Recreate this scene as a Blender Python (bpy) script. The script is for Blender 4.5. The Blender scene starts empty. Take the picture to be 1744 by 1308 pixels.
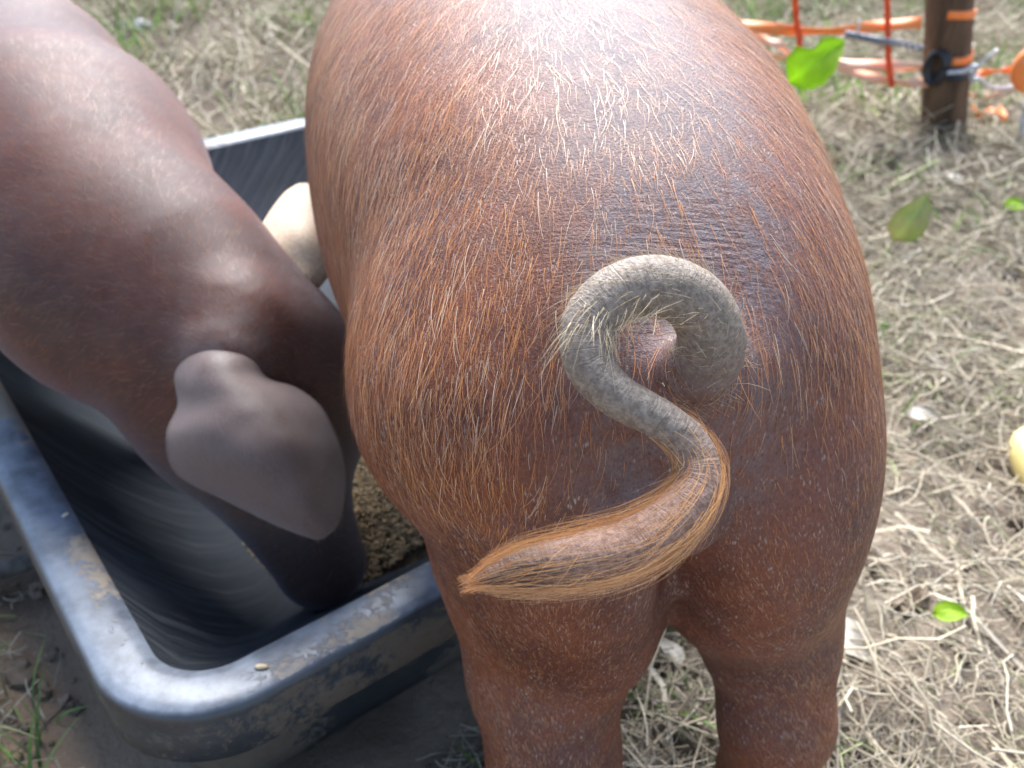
import bpy, math, random
import numpy as np
from mathutils import Vector
rng = np.random.default_rng(7)
R = math.radians
SC = bpy.context.scene
COL = SC.collection

# ------------------------------------------------------------------ camera, world, sun, exposure
CAM_H, PITCH, FPX = 0.66, R(34.0), 1600.0
cam_d = bpy.data.cameras.new('camera')
cam = bpy.data.objects.new('camera', cam_d); COL.objects.link(cam)
cam.location = (0, 0, CAM_H); cam.rotation_euler = (R(90) - PITCH, 0, 0)
cam_d.sensor_width = 36.0; cam_d.lens = 36.0 * FPX / 1744.0
cam_d.clip_start = 0.01; cam_d.clip_end = 500
cam_d.dof.use_dof = True; cam_d.dof.focus_distance = 0.40; cam_d.dof.aperture_fstop = 11.0
SC.camera = cam

SUN_EL, SUN_AZ = R(50), R(4)          # azimuth measured from +Y towards +X
W = bpy.data.worlds.new('World'); SC.world = W; W.use_nodes = True
wn = W.node_tree.nodes; wn.clear()
sky = wn.new('ShaderNodeTexSky'); sky.sky_type = 'NISHITA'; sky.sun_disc = False
sky.sun_elevation = SUN_EL; sky.sun_rotation = SUN_AZ; sky.air_density = 1.0; sky.dust_density = 1.0; sky.ozone_density = 1.0
bg = wn.new('ShaderNodeBackground'); bg.inputs['Strength'].default_value = 0.10
wo = wn.new('ShaderNodeOutputWorld')
W.node_tree.links.new(sky.outputs[0], bg.inputs[0]); W.node_tree.links.new(bg.outputs[0], wo.inputs[0])

sl = bpy.data.lights.new('sun', 'SUN'); sl.energy = 3.6; sl.angle = R(46); sl.color = (1.0, 0.995, 0.985)
so = bpy.data.objects.new('sun', sl); COL.objects.link(so)
sd = Vector((math.sin(SUN_AZ) * math.cos(SUN_EL), math.cos(SUN_AZ) * math.cos(SUN_EL), math.sin(SUN_EL)))
so.rotation_euler = sd.to_track_quat('Z', 'Y').to_euler(); so.location = (0, 3, 4)

SC.view_settings.view_transform = 'Standard'; SC.view_settings.look = 'None'
SC.view_settings.exposure = 1.7; SC.view_settings.gamma = 1.0; SC.view_settings.use_curve_mapping = False

# ------------------------------------------------------------------ helpers
cP, sP = math.cos(PITCH), math.sin(PITCH)
def at(px, py, depth):
    a = (px - 872) / FPX; b = (654 - py) / FPX
    return np.array([depth * a, depth * (cP + b * sP), CAM_H + depth * (-sP + b * cP)])
def atz(px, py, z):
    b = (654 - py) / FPX
    return at(px, py, (CAM_H - z) / (sP - b * cP))

def mesh(name, V, F, mat=None, parent=None, smooth=True, attrs=None, cols=None, origin=None, link=True):
    """V (n,3); F list/array of faces (n,3)/(n,4) or a list of such arrays"""
    V = np.asarray(V, dtype=np.float32)
    if not isinstance(F, list): F = [F]
    F = [np.asarray(f, dtype=np.int32) for f in F if len(f)]
    me = bpy.data.meshes.new(name)
    o3 = np.zeros(3, np.float32) if origin is None else np.asarray(origin, np.float32)
    V = V - o3
    me.vertices.add(len(V)); me.vertices.foreach_set('co', V.ravel())
    nl = sum(f.size for f in F); npoly = sum(len(f) for f in F)
    me.loops.add(nl); me.loops.foreach_set('vertex_index', np.concatenate([f.ravel() for f in F]))
    tot = np.concatenate([np.full(len(f), f.shape[1], np.int32) for f in F])
    st = np.concatenate([[0], np.cumsum(tot)[:-1]]).astype(np.int32)
    me.polygons.add(npoly); me.polygons.foreach_set('loop_start', st); me.polygons.foreach_set('loop_total', tot)
    me.polygons.foreach_set('use_smooth', np.full(npoly, smooth, bool))
    me.update(calc_edges=True); me.validate()
    for k, v in (attrs or {}).items():
        a = me.attributes.new(k, 'FLOAT', 'POINT'); a.data.foreach_set('value', np.asarray(v, np.float32))
    for k, v in (cols or {}).items():
        v = np.asarray(v, np.float32)
        if v.shape[1] == 3: v = np.concatenate([v, np.ones((len(v), 1), np.float32)], 1)
        a = me.attributes.new(k, 'FLOAT_COLOR', 'POINT'); a.data.foreach_set('color', v.ravel())
    if mat: me.materials.append(mat)
    o = bpy.data.objects.new(name, me); COL.objects.link(o)
    if parent is not None:
        o.parent = parent
        pw = np.array(parent.location)
        if parent.parent is not None: pw = pw + np.array(parent.parent.location)
        o.location = o3 - pw
    else: o.location = o3
    return o
def empty(name, loc):
    o = bpy.data.objects.new(name, None); COL.objects.link(o); o.location = loc; o.empty_display_size = 0.05; return o
def tag(o, label=None, cat=None, group=None, kind=None):
    if label: o['label'] = label
    if cat: o['category'] = cat
    if group: o['group'] = group
    if kind: o['kind'] = kind
    return o

def vnoise(P, seed=0):
    """smooth value noise of (n,2|3) points, 0..1"""
    P = np.asarray(P, np.float64); d = P.shape[1]
    I = np.floor(P).astype(np.int64); f = P - I; f = f * f * (3 - 2 * f)
    out = np.zeros(len(P))
    for c in range(1 << d):
        w = np.ones(len(P)); h = np.full(len(P), seed * 374761393 + 12345, np.int64)
        for k in range(d):
            b = (c >> k) & 1
            w *= f[:, k] if b else 1 - f[:, k]
            h = (h ^ ((I[:, k] + b) * (73856093, 19349663, 83492791)[k])) * 1274126177 & 0x7fffffff
        h = (h ^ (h >> 13)) * 1103515245 & 0x7fffffff
        out += w * (((h >> 7) & 0xffff) / 65535.0)
    return out
def fbm(P, seed=0, oct=4):
    P = np.asarray(P, float); s = 0; a = 0.5; t = 0
    for o in range(oct):
        s = s + a * vnoise(P * 2 ** o + o * 17.3, seed + o); t += a; a *= 0.5
    return s / t
def sstep(a, b, x):
    t = np.clip((x - a) / (b - a), 0, 1); return t * t * (3 - 2 * t)
def nrm(v): return v / np.maximum(np.linalg.norm(v, axis=-1, keepdims=True), 1e-9)

def spline(P, n):
    """Catmull-Rom resample of (k,m) control points to n rows, even in control length"""
    P = np.asarray(P, float); k = len(P)
    Q = np.vstack([2 * P[0] - P[1], P, 2 * P[-1] - P[-2]])
    t = np.linspace(0, k - 1 - 1e-9, n); i = np.floor(t).astype(int); u = (t - i)[:, None]
    a, b, c, d = Q[i], Q[i + 1], Q[i + 2], Q[i + 3]
    return 0.5 * (2 * b + (c - a) * u + (2 * a - 5 * b + 4 * c - d) * u ** 2 + (3 * b - a - 3 * c + d) * u ** 3)
def frames(C):
    T = nrm(np.gradient(C, axis=0)); N = np.zeros_like(T)
    up = np.array([0, 0, 1.0]) if abs(T[0, 2]) < 0.9 else np.array([1.0, 0, 0])
    N[0] = nrm(up - T[0] * (up @ T[0]))
    for i in range(1, len(T)):
        v = N[i - 1] - T[i] * (N[i - 1] @ T[i]); N[i] = nrm(v)
    return T, N, np.cross(T, N)
def tube(C, rad, seg=10, flat=1.0, cap=True, jitter=0.0):
    C = np.asarray(C, float); n = len(C); rad = np.broadcast_to(np.asarray(rad, float), (n,))
    T, N, B = frames(C); a = np.linspace(0, 2 * math.pi, seg, endpoint=False)
    r = rad[:, None, None]
    V = C[:, None] + r * (np.cos(a)[None, :, None] * N[:, None] + flat * np.sin(a)[None, :, None] * B[:, None])
    if jitter: V = V + rng.normal(0, jitter, V.shape[:2] + (1,)) * (V - C[:, None])
    V = V.reshape(-1, 3); i = np.arange(n - 1)[:, None] * seg; j = np.arange(seg)[None]; j2 = (j + 1) % seg
    F = np.stack([i + j, i + j2, i + seg + j2, i + seg + j], -1).reshape(-1, 4)
    fs = [F]
    if cap:
        c0, c1 = len(V), len(V) + 1
        V = np.vstack([V, C[0], C[-1]]); jj = np.arange(seg); jn = (jj + 1) % seg
        fs.append(np.concatenate([np.stack([jn, jj, np.full(seg, c0)], -1), np.stack([(n - 1) * seg + jj, (n - 1) * seg + jn, np.full(seg, c1)], -1)]))
    return V, fs
def merge(parts):
    """list of (V, [F..]) -> one"""
    Vs, q, t, o = [], [], [], 0
    for V, fs in parts:
        Vs.append(V)
        for f in fs:
            (q if f.shape[1] == 4 else t).append(f + o)
        o += len(V)
    return np.vstack(Vs), [np.concatenate(x) for x in (q, t) if x]

def strands(P, W, up=None, sides=2):
    """P (n,k,3) centre lines, W (n,k) half widths -> ribbon (2) or 3-sided tube mesh"""
    n, k, _ = P.shape
    T = nrm(np.gradient(P, axis=1))
    if up is None: up = np.array([0, 0, 1.0])
    up = np.broadcast_to(up, (n, 3))[:, None, :]
    S = np.cross(T, up); S = np.where(np.linalg.norm(S, axis=-1, keepdims=True) < 1e-4, np.array([1.0, 0, 0]), S); S = nrm(S)
    if sides == 2:
        V = np.stack([P - S * W[..., None], P + S * W[..., None]], 2)
    else:
        B = np.cross(S, T)
        V = np.stack([P + W[..., None] * (math.cos(a) * S + math.sin(a) * B) for a in (0.5, 2.6, 4.71)], 2)
    m = V.shape[2]
    base = (np.arange(n)[:, None] * k + np.arange(k - 1)[None]).ravel() * m
    fs = []
    for j in range(1 if m == 2 else m):
        j2 = (j + 1) % m
        fs.append(np.stack([base + j, base + j2, base + m + j2, base + m + j], -1))
    return V.reshape(-1, 3), np.concatenate(fs), m * k

# ---- implicit bodies
class Field:
    def __init__(s, lo, hi, h):
        s.lo = np.array(lo, float); s.h = h
        s.n = np.ceil((np.array(hi) - s.lo) / h).astype(int) + 1
        s.ax = [(s.lo[i] + np.arange(s.n[i]) * h).astype(np.float32) for i in range(3)]
        s.d = np.full(tuple(s.n), 1.0, np.float32)
    def sub(s, lo, hi):
        a = np.maximum(np.floor((np.array(lo) - s.lo) / s.h).astype(int), 0); b = np.minimum(np.ceil((np.array(hi) - s.lo) / s.h).astype(int) + 1, s.n)
        b = np.maximum(b, a)
        sl_ = tuple(slice(a[i], b[i]) for i in range(3))
        X = s.ax[0][sl_[0]][:, None, None]; Y = s.ax[1][sl_[1]][None, :, None]; Z = s.ax[2][sl_[2]][None, None, :]
        return sl_, X, Y, Z
    def add(s, sl_, e, k):
        d = s.d[sl_]
        if k <= 0: s.d[sl_] = np.minimum(d, e); return
        h = np.maximum(k - np.abs(d - e), 0) / k
        s.d[sl_] = np.minimum(d, e) - h * h * k * 0.25
    def cut(s, sl_, e, k):
        d = -s.d[sl_]
        h = np.maximum(k - np.abs(d - e), 0) / k
        s.d[sl_] = -(np.minimum(d, e) - h * h * k * 0.25)
    def cone(s, a, b, ra, rb, k=0.02, sx=1.0, cut=False):
        a = np.array(a, float); b = np.array(b, float); m = max(ra, rb) + k + 3 * s.h
        sl_, X, Y, Z = s.sub(np.minimum(a, b) - m, np.maximum(a, b) + m)
        ab = b - a; L2 = float(ab @ ab) + 1e-12
        t = np.clip(((X - a[0]) * ab[0] + (Y - a[1]) * ab[1] + (Z - a[2]) * ab[2]) / L2, 0, 1)
        e = np.sqrt((X - a[0] - t * ab[0]) ** 2 + (Y - a[1] - t * ab[1]) ** 2 + (Z - a[2] - t * ab[2]) ** 2) - (ra + t * (rb - ra))
        (s.cut if cut else s.add)(sl_, e.astype(np.float32), k)
    def chain(s, pts, k=0.02, kin=None):
        """rounded cones along points (x,y,z,r), unioned first with each other"""
        pts = np.asarray(pts, float); m = pts[:, 3].max() + k + 3 * s.h
        sl_, X, Y, Z = s.sub(pts[:, :3].min(0) - m, pts[:, :3].max(0) + m)
        E = None
        for p, q in zip(pts[:-1], pts[1:]):
            ab = q[:3] - p[:3]; L2 = float(ab @ ab) + 1e-12
            t = np.clip(((X - p[0]) * ab[0] + (Y - p[1]) * ab[1] + (Z - p[2]) * ab[2]) / L2, 0, 1)
            e = np.sqrt((X - p[0] - t * ab[0]) ** 2 + (Y - p[1] - t * ab[1]) ** 2 + (Z - p[2] - t * ab[2]) ** 2) - (p[3] + t * (q[3] - p[3]))
            e = e.astype(np.float32)
            if E is None: E = e
            elif kin:
                h = np.maximum(kin - np.abs(E - e), 0) / kin; E = np.minimum(E, e) - h * h * kin * 0.25
            else: E = np.minimum(E, e)
        s.add(sl_, E, k)
    def ell(s, c, r, k=0.02, rx=0.0, rz=0.0, cut=False):
        c = np.array(c, float); m = max(r) + k + 3 * s.h
        sl_, X, Y, Z = s.sub(c - m, c + m)
        x, y, z = X - c[0], Y - c[1], Z - c[2]
        if rz: x, y = x * math.cos(rz) + y * math.sin(rz), -x * math.sin(rz) + y * math.cos(rz)
        if rx: y, z = y * math.cos(rx) + z * math.sin(rx), -y * math.sin(rx) + z * math.cos(rx)
        q1 = np.sqrt((x / r[0]) ** 2 + (y / r[1]) ** 2 + (z / r[2]) ** 2)
        q2 = np.sqrt((x / r[0] ** 2) ** 2 + (y / r[1] ** 2) ** 2 + (z / r[2] ** 2) ** 2)
        e = q1 * (q1 - 1) / np.maximum(q2, 1e-6)
        (s.cut if cut else s.add)(sl_, e.astype(np.float32), k)
    def torso(s, sec, k=0.02, n=2.25):
        """sections (y, top, bottom, halfwidth)"""
        sec = np.asarray(sec, float); yy = s.ax[1]
        def I(c):   # smooth interpolation through a resampled spline
            sp = spline(sec, 400); return np.interp(yy, sp[:, 0], sp[:, c]).astype(np.float32)
        top, bot, hw = I(1), I(2), I(3)
        inside = (yy >= sec[0, 0]) & (yy <= sec[-1, 0])
        cz = (0.5 * (top + bot))[None, :, None]; hh = np.maximum(0.5 * (top - bot), 0.004)[None, :, None]; hw = np.maximum(hw, 0.004)[None, :, None]
        X = np.abs(s.ax[0])[:, None, None]; Z = np.abs(s.ax[2][None, None, :] - cz)
        q = ((X / hw) ** n + (Z / hh) ** n) ** (1 / n)
        e = (q - 1) * np.minimum(hw, hh)
        over = np.maximum(np.maximum(sec[0, 0] - yy, yy - sec[-1, 0]), 0).astype(np.float32)[None, :, None]
        e = np.where(over > 0, np.maximum(e, 0) + over, e)
        s.add((slice(None),) * 3, e.astype(np.float32), k)
    def nets(s):
        d = s.d; neg = d < 0; nx, ny, nz = d.shape
        cnt = np.zeros((nx - 1, ny - 1, nz - 1), np.int8)
        for c in range(8):
            i, j, k = c & 1, (c >> 1) & 1, c >> 2
            cnt += neg[i:nx - 1 + i, j:ny - 1 + j, k:nz - 1 + k]
        cells = np.argwhere((cnt > 0) & (cnt < 8)); idx = np.full(cnt.shape, -1, np.int32); idx[tuple(cells.T)] = np.arange(len(cells))
        acc = np.zeros((len(cells), 3)); num = np.zeros(len(cells))
        cor = [(c & 1, (c >> 1) & 1, c >> 2) for c in range(8)]
        val = [d[cells[:, 0] + a, cells[:, 1] + b, cells[:, 2] + c] for a, b, c in cor]
        for p in range(8):
            for ax_ in range(3):
                if cor[p][ax_]: continue
                q = p | (1 << ax_)
                v0, v1 = val[p], val[q]; m = (v0 < 0) != (v1 < 0)
                t = np.where(m, v0 / np.where(m, v0 - v1, 1), 0)
                pt = np.array(cor[p], float)[None].repeat(len(cells), 0); pt[:, ax_] += t
                acc += pt * m[:, None]; num += m
        V = s.lo + (cells + acc / num[:, None]) * s.h
        F = []
        for ax_ in range(3):
            a = [slice(None)] * 3; b = [slice(None)] * 3; a[ax_] = slice(0, -1); b[ax_] = slice(1, None)
            n0, n1 = neg[tuple(a)], neg[tuple(b)]
            e = np.argwhere(n0 != n1)
            u, v = (ax_ + 1) % 3, (ax_ + 2) % 3
            e = e[(e[:, u] > 0) & (e[:, v] > 0) & (e[:, u] < d.shape[u] - 1) & (e[:, v] < d.shape[v] - 1)]
            ou = np.zeros(3, int); ou[u] = 1; ov = np.zeros(3, int); ov[v] = 1
            q = np.stack([idx[tuple((e - ou - ov).T)], idx[tuple((e - ov).T)], idx[tuple(e.T)], idx[tuple((e - ou).T)]], -1)
            fl = ~n0[tuple(e.T)]
            q[fl] = q[fl][:, ::-1]
            F.append(q)
        return V, np.concatenate(F)
def vnormals(V, F):
    n = np.cross(V[F[:, 2]] - V[F[:, 0]], V[F[:, 3]] - V[F[:, 1]])
    N = np.zeros_like(V)
    for j in range(4): np.add.at(N, F[:, j], n)
    return nrm(N)
def sample(V, F, N, count, weight=None):
    w = np.linalg.norm(np.cross(V[F[:, 2]] - V[F[:, 0]], V[F[:, 3]] - V[F[:, 1]]), axis=1) * 0.5
    if weight is not None: w = w * weight[F].mean(1)
    f = rng.choice(len(F), count, p=w / w.sum()); u, v = rng.random(count)[:, None], rng.random(count)[:, None]
    q = F[f]; mix = lambda A: (A[q[:, 0]] * (1 - u) + A[q[:, 1]] * u) * (1 - v) + (A[q[:, 3]] * (1 - u) + A[q[:, 2]] * u) * v
    return mix(V), nrm(mix(N))

# ------------------------------------------------------------------ materials
class M:
    def __init__(s, name, rough=0.6, spec=0.5):
        s.m = bpy.data.materials.new(name); s.m.use_nodes = True; s.t = s.m.node_tree; s.N = s.t.nodes
        s.b = s.N['Principled BSDF']; s.b.inputs['Roughness'].default_value = rough; s.b.inputs['Specular IOR Level'].default_value = spec
        s.co = s.N.new('ShaderNodeTexCoord').outputs['Object']
    def L(s, a, b): s.t.links.new(a, b)
    def set(s, k, v):
        if hasattr(v, 'links'): s.L(v, s.b.inputs[k])
        else: s.b.inputs[k].default_value = v
        return s
    def map(s, scale, src=None):
        n = s.N.new('ShaderNodeMapping'); n.inputs['Scale'].default_value = scale; s.L(src or s.co, n.inputs[0]); return n.outputs[0]
    def noise(s, scale, detail=4, rough=0.55, vec=None, dist=0.0, out='Fac'):
        n = s.N.new('ShaderNodeTexNoise'); n.inputs['Scale'].default_value = scale; n.inputs['Detail'].default_value = detail
        n.inputs['Roughness'].default_value = rough; n.inputs['Distortion'].default_value = dist; s.L(vec or s.co, n.inputs['Vector']); return n.outputs[out]
    def voro(s, scale, vec=None, feat='F1', rnd=1.0):
        n = s.N.new('ShaderNodeTexVoronoi'); n.feature = feat; n.inputs['Scale'].default_value = scale; n.inputs['Randomness'].default_value = rnd
        s.L(vec or s.co, n.inputs['Vector']); return n.outputs['Distance']
    def rng(s, v, a, b, lo=0.0, hi=1.0):
        n = s.N.new('ShaderNodeMapRange'); n.interpolation_type = 'SMOOTHSTEP'
        for i, x in enumerate((a, b, lo, hi)): n.inputs[i + 1].default_value = x
        s.L(v, n.inputs[0]); return n.outputs[0]
    def math(s, op, a, b=0.0):
        n = s.N.new('ShaderNodeMath'); n.operation = op
        for i, x in enumerate((a, b)):
            if hasattr(x, 'links'): s.L(x, n.inputs[i])
            else: n.inputs[i].default_value = x
        return n.outputs[0]
    def mix(s, f, a, b, mode='MIX'):
        n = s.N.new('ShaderNodeMix'); n.data_type = 'RGBA'; n.blend_type = mode; n.clamp_factor = True
        for i, x in ((0, f), (6, a), (7, b)):
            if hasattr(x, 'links'): s.L(x, n.inputs[i])
            else: n.inputs[i].default_value = (*x, 1) if isinstance(x, tuple) else x
        return n.outputs[2]
    def attr(s, name, out='Fac'):
        n = s.N.new('ShaderNodeAttribute'); n.attribute_name = name; return n.outputs[out]
    def bump(s, h, strength=0.5, dist=0.002, nxt=None):
        n = s.N.new('ShaderNodeBump'); n.inputs['Strength'].default_value = strength; n.inputs['Distance'].default_value = dist
        s.L(h, n.inputs['Height'])
        if nxt: s.L(nxt, n.inputs['Normal'])
        s.L(n.outputs[0], s.b.inputs['Normal']); return n.outputs[0]

def skin_mat(name, base, dark, grey, tailc=((0.31, 0.25, 0.20), (0.17, 0.13, 0.10)), flakes=1.0, relief=1.0, spec=0.38, ro=(0.47, 0.66), sheen=0.0):
    m = M(name, 0.5, spec)
    n1 = m.noise(13, 5, 0.6); n2 = m.noise(80, 4, 0.65); n3 = m.noise(650, 3, 0.75)
    c = m.mix(m.rng(n1, 0.38, 0.62), base, dark)
    gm = m.attr('grey')
    c = m.mix(m.math('MULTIPLY', gm, m.rng(n2, 0.30, 0.65, 0.35, 1.0)), c, grey)
    sp = m.noise(1, 3, 0.7, m.map((760, 420, 420)))                               # fine speckle of scurf and pores
    c = m.mix(m.rng(sp, 0.53, 0.70, 0, 0.42 * relief), c, (0.30, 0.175, 0.125)); c = m.mix(m.rng(sp, 0.47, 0.30, 0, 0.6 * relief), c, (0.045, 0.016, 0.010))
    # dry flakes of skin and mud
    v = m.voro(430, m.map((1.2, 0.5, 0.5)))
    fl = m.math('MULTIPLY', m.rng(v, 0.14, 0.40, 1, 0), m.rng(m.noise(70, 4, 0.75), 0.48, 0.68, 0, flakes))
    c = m.mix(fl, c, (0.36, 0.28, 0.24))
    tl = m.attr('tail')
    tn = m.noise(380, 4, 0.7)
    tc = m.mix(m.rng(tn, 0.35, 0.65), *tailc)
    tc = m.mix(m.attr('tailend'), tc, m.mix(m.rng(tn, 0.35, 0.65), (0.36, 0.22, 0.165), (0.20, 0.11, 0.075)))
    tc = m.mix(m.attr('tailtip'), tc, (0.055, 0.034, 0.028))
    c = m.mix(tl, c, tc)
    m.set('Base Color', c)
    m.set('Roughness', m.rng(n2, 0.3, 0.7, *ro))
    m.set('Sheen Weight', sheen); m.set('Sheen Roughness', 0.5); m.b.inputs['Sheen Tint'].default_value = (0.85, 0.78, 0.85, 1)
    wr = m.math('MULTIPLY', m.attr('wrinkle'), m.noise(1, 3, 0.5, m.map((35, 420, 420))))
    rg = m.N.new('ShaderNodeCombineXYZ'); m.L(m.attr('ring'), rg.inputs[0])
    wr = m.math('ADD', wr, m.math('MULTIPLY', tl, m.math('MULTIPLY', m.noise(900, 2, 0.6, rg.outputs[0]), 0.8)))
    h = m.math('ADD', m.math('MULTIPLY', n3, 0.5), m.math('ADD', m.math('MULTIPLY', n2, 0.18), m.math('ADD', m.math('MULTIPLY', fl, 0.25), m.math('MULTIPLY', wr, 0.9))))
    m.bump(h, 0.9 * relief, 0.0018)
    return m.m
SKIN = skin_mat('pig_skin', (0.20, 0.056, 0.023), (0.105, 0.029, 0.015), (0.165, 0.122, 0.124))
SKIN2 = skin_mat('pig_skin_smooth', (0.085, 0.024, 0.013), (0.048, 0.014, 0.009), (0.115, 0.084, 0.076), ((0.66, 0.52, 0.38), (0.55, 0.38, 0.24)), 0.12, 0.25, 0.24, (0.52, 0.58), 0.22)  # light tail tones here carry the sunlight painted on the far ear

def hair_mat(name, rough=0.38):
    m = M(name, rough, 0.6); m.set('Base Color', m.attr('tint', 'Color')); 
    m.set('Transmission Weight', 0.0); return m.m
HAIR = hair_mat('bristle')

def plastic_mat(name, spec, radd, dust):
    m = M(name, 0.42, spec)
    n = m.noise(9, 6, 0.62); cb = m.N.new('ShaderNodeCombineXYZ'); m.L(m.attr('peri'), cb.inputs[0]); m.L(m.attr('depth'), cb.inputs[1]); sm = m.noise(1, 6, 0.65, m.map((120, 9, 1), cb.outputs[0]), 0.6); fine = m.noise(140, 4, 0.7)
    base = (0.018, 0.022, 0.029)
    c = m.mix(m.rng(n, 0.38, 0.62, 0.15, 0.85), base, dust)      # dust film
    c = m.mix(m.math('MULTIPLY', m.attr('film'), m.rng(m.noise(22, 5, 0.65), 0.35, 0.62, 0.35, 1.0)), c, (0.20, 0.225, 0.265))  # rim top: dust plus a bluish sky reflection painted into the colour
    mud = m.attr('mud')
    mk = m.math('MULTIPLY', mud, m.rng(m.math('ADD', n, m.math('MULTIPLY', fine, 0.4)), 0.55, 0.80))
    mk = m.rng(mk, 0.25, 0.50)
    c = m.mix(mk, c, m.mix(m.attr('film'), m.mix(fine, (0.07, 0.056, 0.044), (0.13, 0.105, 0.082)), m.mix(fine, (0.24, 0.19, 0.14), (0.36, 0.30, 0.235))))
    st = m.math('MULTIPLY', m.attr('streak'), m.rng(sm, 0.46, 0.62, 0, 0.9))
    c = m.mix(st, c, (0.082, 0.086, 0.092))
    m.set('Base Color', c)
    r = m.math('ADD', m.rng(n, 0.3, 0.7, 0.33 + radd, 0.52 + radd), m.math('MULTIPLY', m.math('MAXIMUM', mk, st), 0.35))
    m.set('Roughness', r)
    m.bump(m.math('ADD', m.math('MULTIPLY', fine, 0.25), m.math('ADD', mk, m.math('MULTIPLY', st, 0.4))), 0.5, 0.0015)
    return m.m
PLASTIC = plastic_mat('black_plastic', 0.6, 0.0, (0.06, 0.068, 0.082)); SCUFFED = plastic_mat('scuffed_black_plastic', 0.15, 0.30, (0.042, 0.049, 0.062))

def soil_mat():
    m = M('dry_soil', 0.92, 0.2)
    n = m.noise(5, 6, 0.65); f = m.noise(90, 5, 0.7); d = m.attr('damp')
    c = m.mix(m.rng(n, 0.3, 0.7), (0.25, 0.20, 0.15), (0.36, 0.30, 0.235))
    c = m.mix(m.rng(f, 0.35, 0.7, 0, 0.6), c, (0.15, 0.115, 0.085))
    c = m.mix(d, c, m.mix(f, (0.24, 0.165, 0.11), (0.36, 0.26, 0.18)))
    c = m.mix(m.math('MULTIPLY', m.attr('dark'), 0.7), c, (0.085, 0.062, 0.045))
    m.set('Base Color', c)
    m.bump(m.math('ADD', f, m.math('MULTIPLY', m.noise(300, 3, 0.7), 0.4)), 0.9, 0.006)
    return m.m
SOIL = soil_mat()
def tint_mat(name, rough=0.75, spec=0.3, trans=0.0, nscale=60):
    m = M(name, rough, spec)
    c = m.attr('tint', 'Color'); c = m.mix(m.rng(m.noise(nscale, 3), 0.3, 0.75, 0, 0.35), c, (0.10, 0.08, 0.06))
    m.set('Base Color', c)
    if trans:   # thin leaves and blades let light through
        tr = m.N.new('ShaderNodeBsdfTranslucent'); m.L(c, tr.inputs[0]); mx = m.N.new('ShaderNodeMixShader'); mx.inputs[0].default_value = trans
        m.L(m.b.outputs[0], mx.inputs[1]); m.L(tr.outputs[0], mx.inputs[2]); m.L(mx.outputs[0], m.N['Material Output'].inputs[0])
    return m.m
STRAW = tint_mat('dry_straw', 0.6, 0.4, 0.15); GRASS = tint_mat('grass_blade', 0.55, 0.4, 0.35); GRAIN = tint_mat('grain_husk', 0.6, 0.4, 0.0, 300); CLOD = tint_mat('earth_clod', 0.95, 0.15, 0, 120)
def leaf_mat(name, col, col2, trans=0.45):
    m = M(name, 0.5, 0.4); c = m.mix(m.rng(m.noise(35, 4), 0.35, 0.7), col, col2)
    v = m.attr('vein'); c = m.mix(v, c, tuple(min(1, x * 1.25 + 0.02) for x in col)); m.set('Base Color', c)
    tr = m.N.new('ShaderNodeBsdfTranslucent'); m.L(c, tr.inputs[0]); mx = m.N.new('ShaderNodeMixShader'); mx.inputs[0].default_value = trans
    m.L(m.b.outputs[0], mx.inputs[1]); m.L(tr.outputs[0], mx.inputs[2]); m.L(mx.outputs[0], m.N['Material Output'].inputs[0])
    m.bump(m.math('ADD', v, m.noise(80, 3)), 0.4, 0.001); return m.m
def simple(name, col, rough=0.5, spec=0.5, metal=0.0, col2=None, ns=40, bump=0.0):
    m = M(name, rough, spec); m.set('Metallic', metal)
    n = m.noise(ns, 4, 0.6); m.set('Base Color', m.mix(m.rng(n, 0.35, 0.7), col, col2 or tuple(x * 0.7 for x in col)))
    if bump: m.bump(n, bump, 0.002)
    return m.m
ORANGE = simple('orange_polythene', (0.92, 0.22, 0.04), 0.45, 0.5, col2=(0.9, 0.30, 0.09)); ORANGE_PALE = simple('faded_orange_polythene', (0.92, 0.42, 0.24), 0.5, 0.5, col2=(0.88, 0.55, 0.42), ns=15)
RED_CORD = simple('red_orange_cord', (0.85, 0.09, 0.02), 0.5, 0.4)
DULL = simple('dull_wire', (0.20, 0.20, 0.22), 0.5, 0.5, 0.3, (0.32, 0.32, 0.34), 200); BLACK = simple('black_rubber', (0.018, 0.018, 0.022), 0.4, 0.5); STEEL = simple('galvanised_wire', (0.62, 0.63, 0.65), 0.4, 0.5, 0.35, (0.45, 0.45, 0.47), 200)
def wood_mat():
    m = M('weathered_brown_post', 0.75, 0.25); n = m.noise(1, 6, 0.6, m.map((45, 45, 4))); f = m.noise(1, 4, 0.7, m.map((160, 160, 12)))
    c = m.mix(m.rng(n, 0.3, 0.7), (0.075, 0.042, 0.025), (0.17, 0.105, 0.062)); c = m.mix(m.rng(f, 0.55, 0.75, 0, 0.6), c, (0.24, 0.16, 0.10))
    m.set('Base Color', c); m.bump(m.math('ADD', n, f), 0.8, 0.004); return m.m
WOOD = wood_mat()

# ------------------------------------------------------------------ trough placement (needed by the ground)
T0 = np.array([-0.2295, 0.342]); TU = nrm(np.array([-0.607, 0.794])); TV = np.array([TU[1], -TU[0]])
TL, TW, TZ = 1.04, 0.70, 0.150
def tr(u, v, z): return np.array([*(T0 + u * TU + v * TV), z])
def in_trough(xy, pad=0.0):
    r = xy - T0; u = r @ TU; v = r @ TV
    return (u > -pad) & (u < TL + pad) & (v > -pad) & (v < TW + pad)

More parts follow.
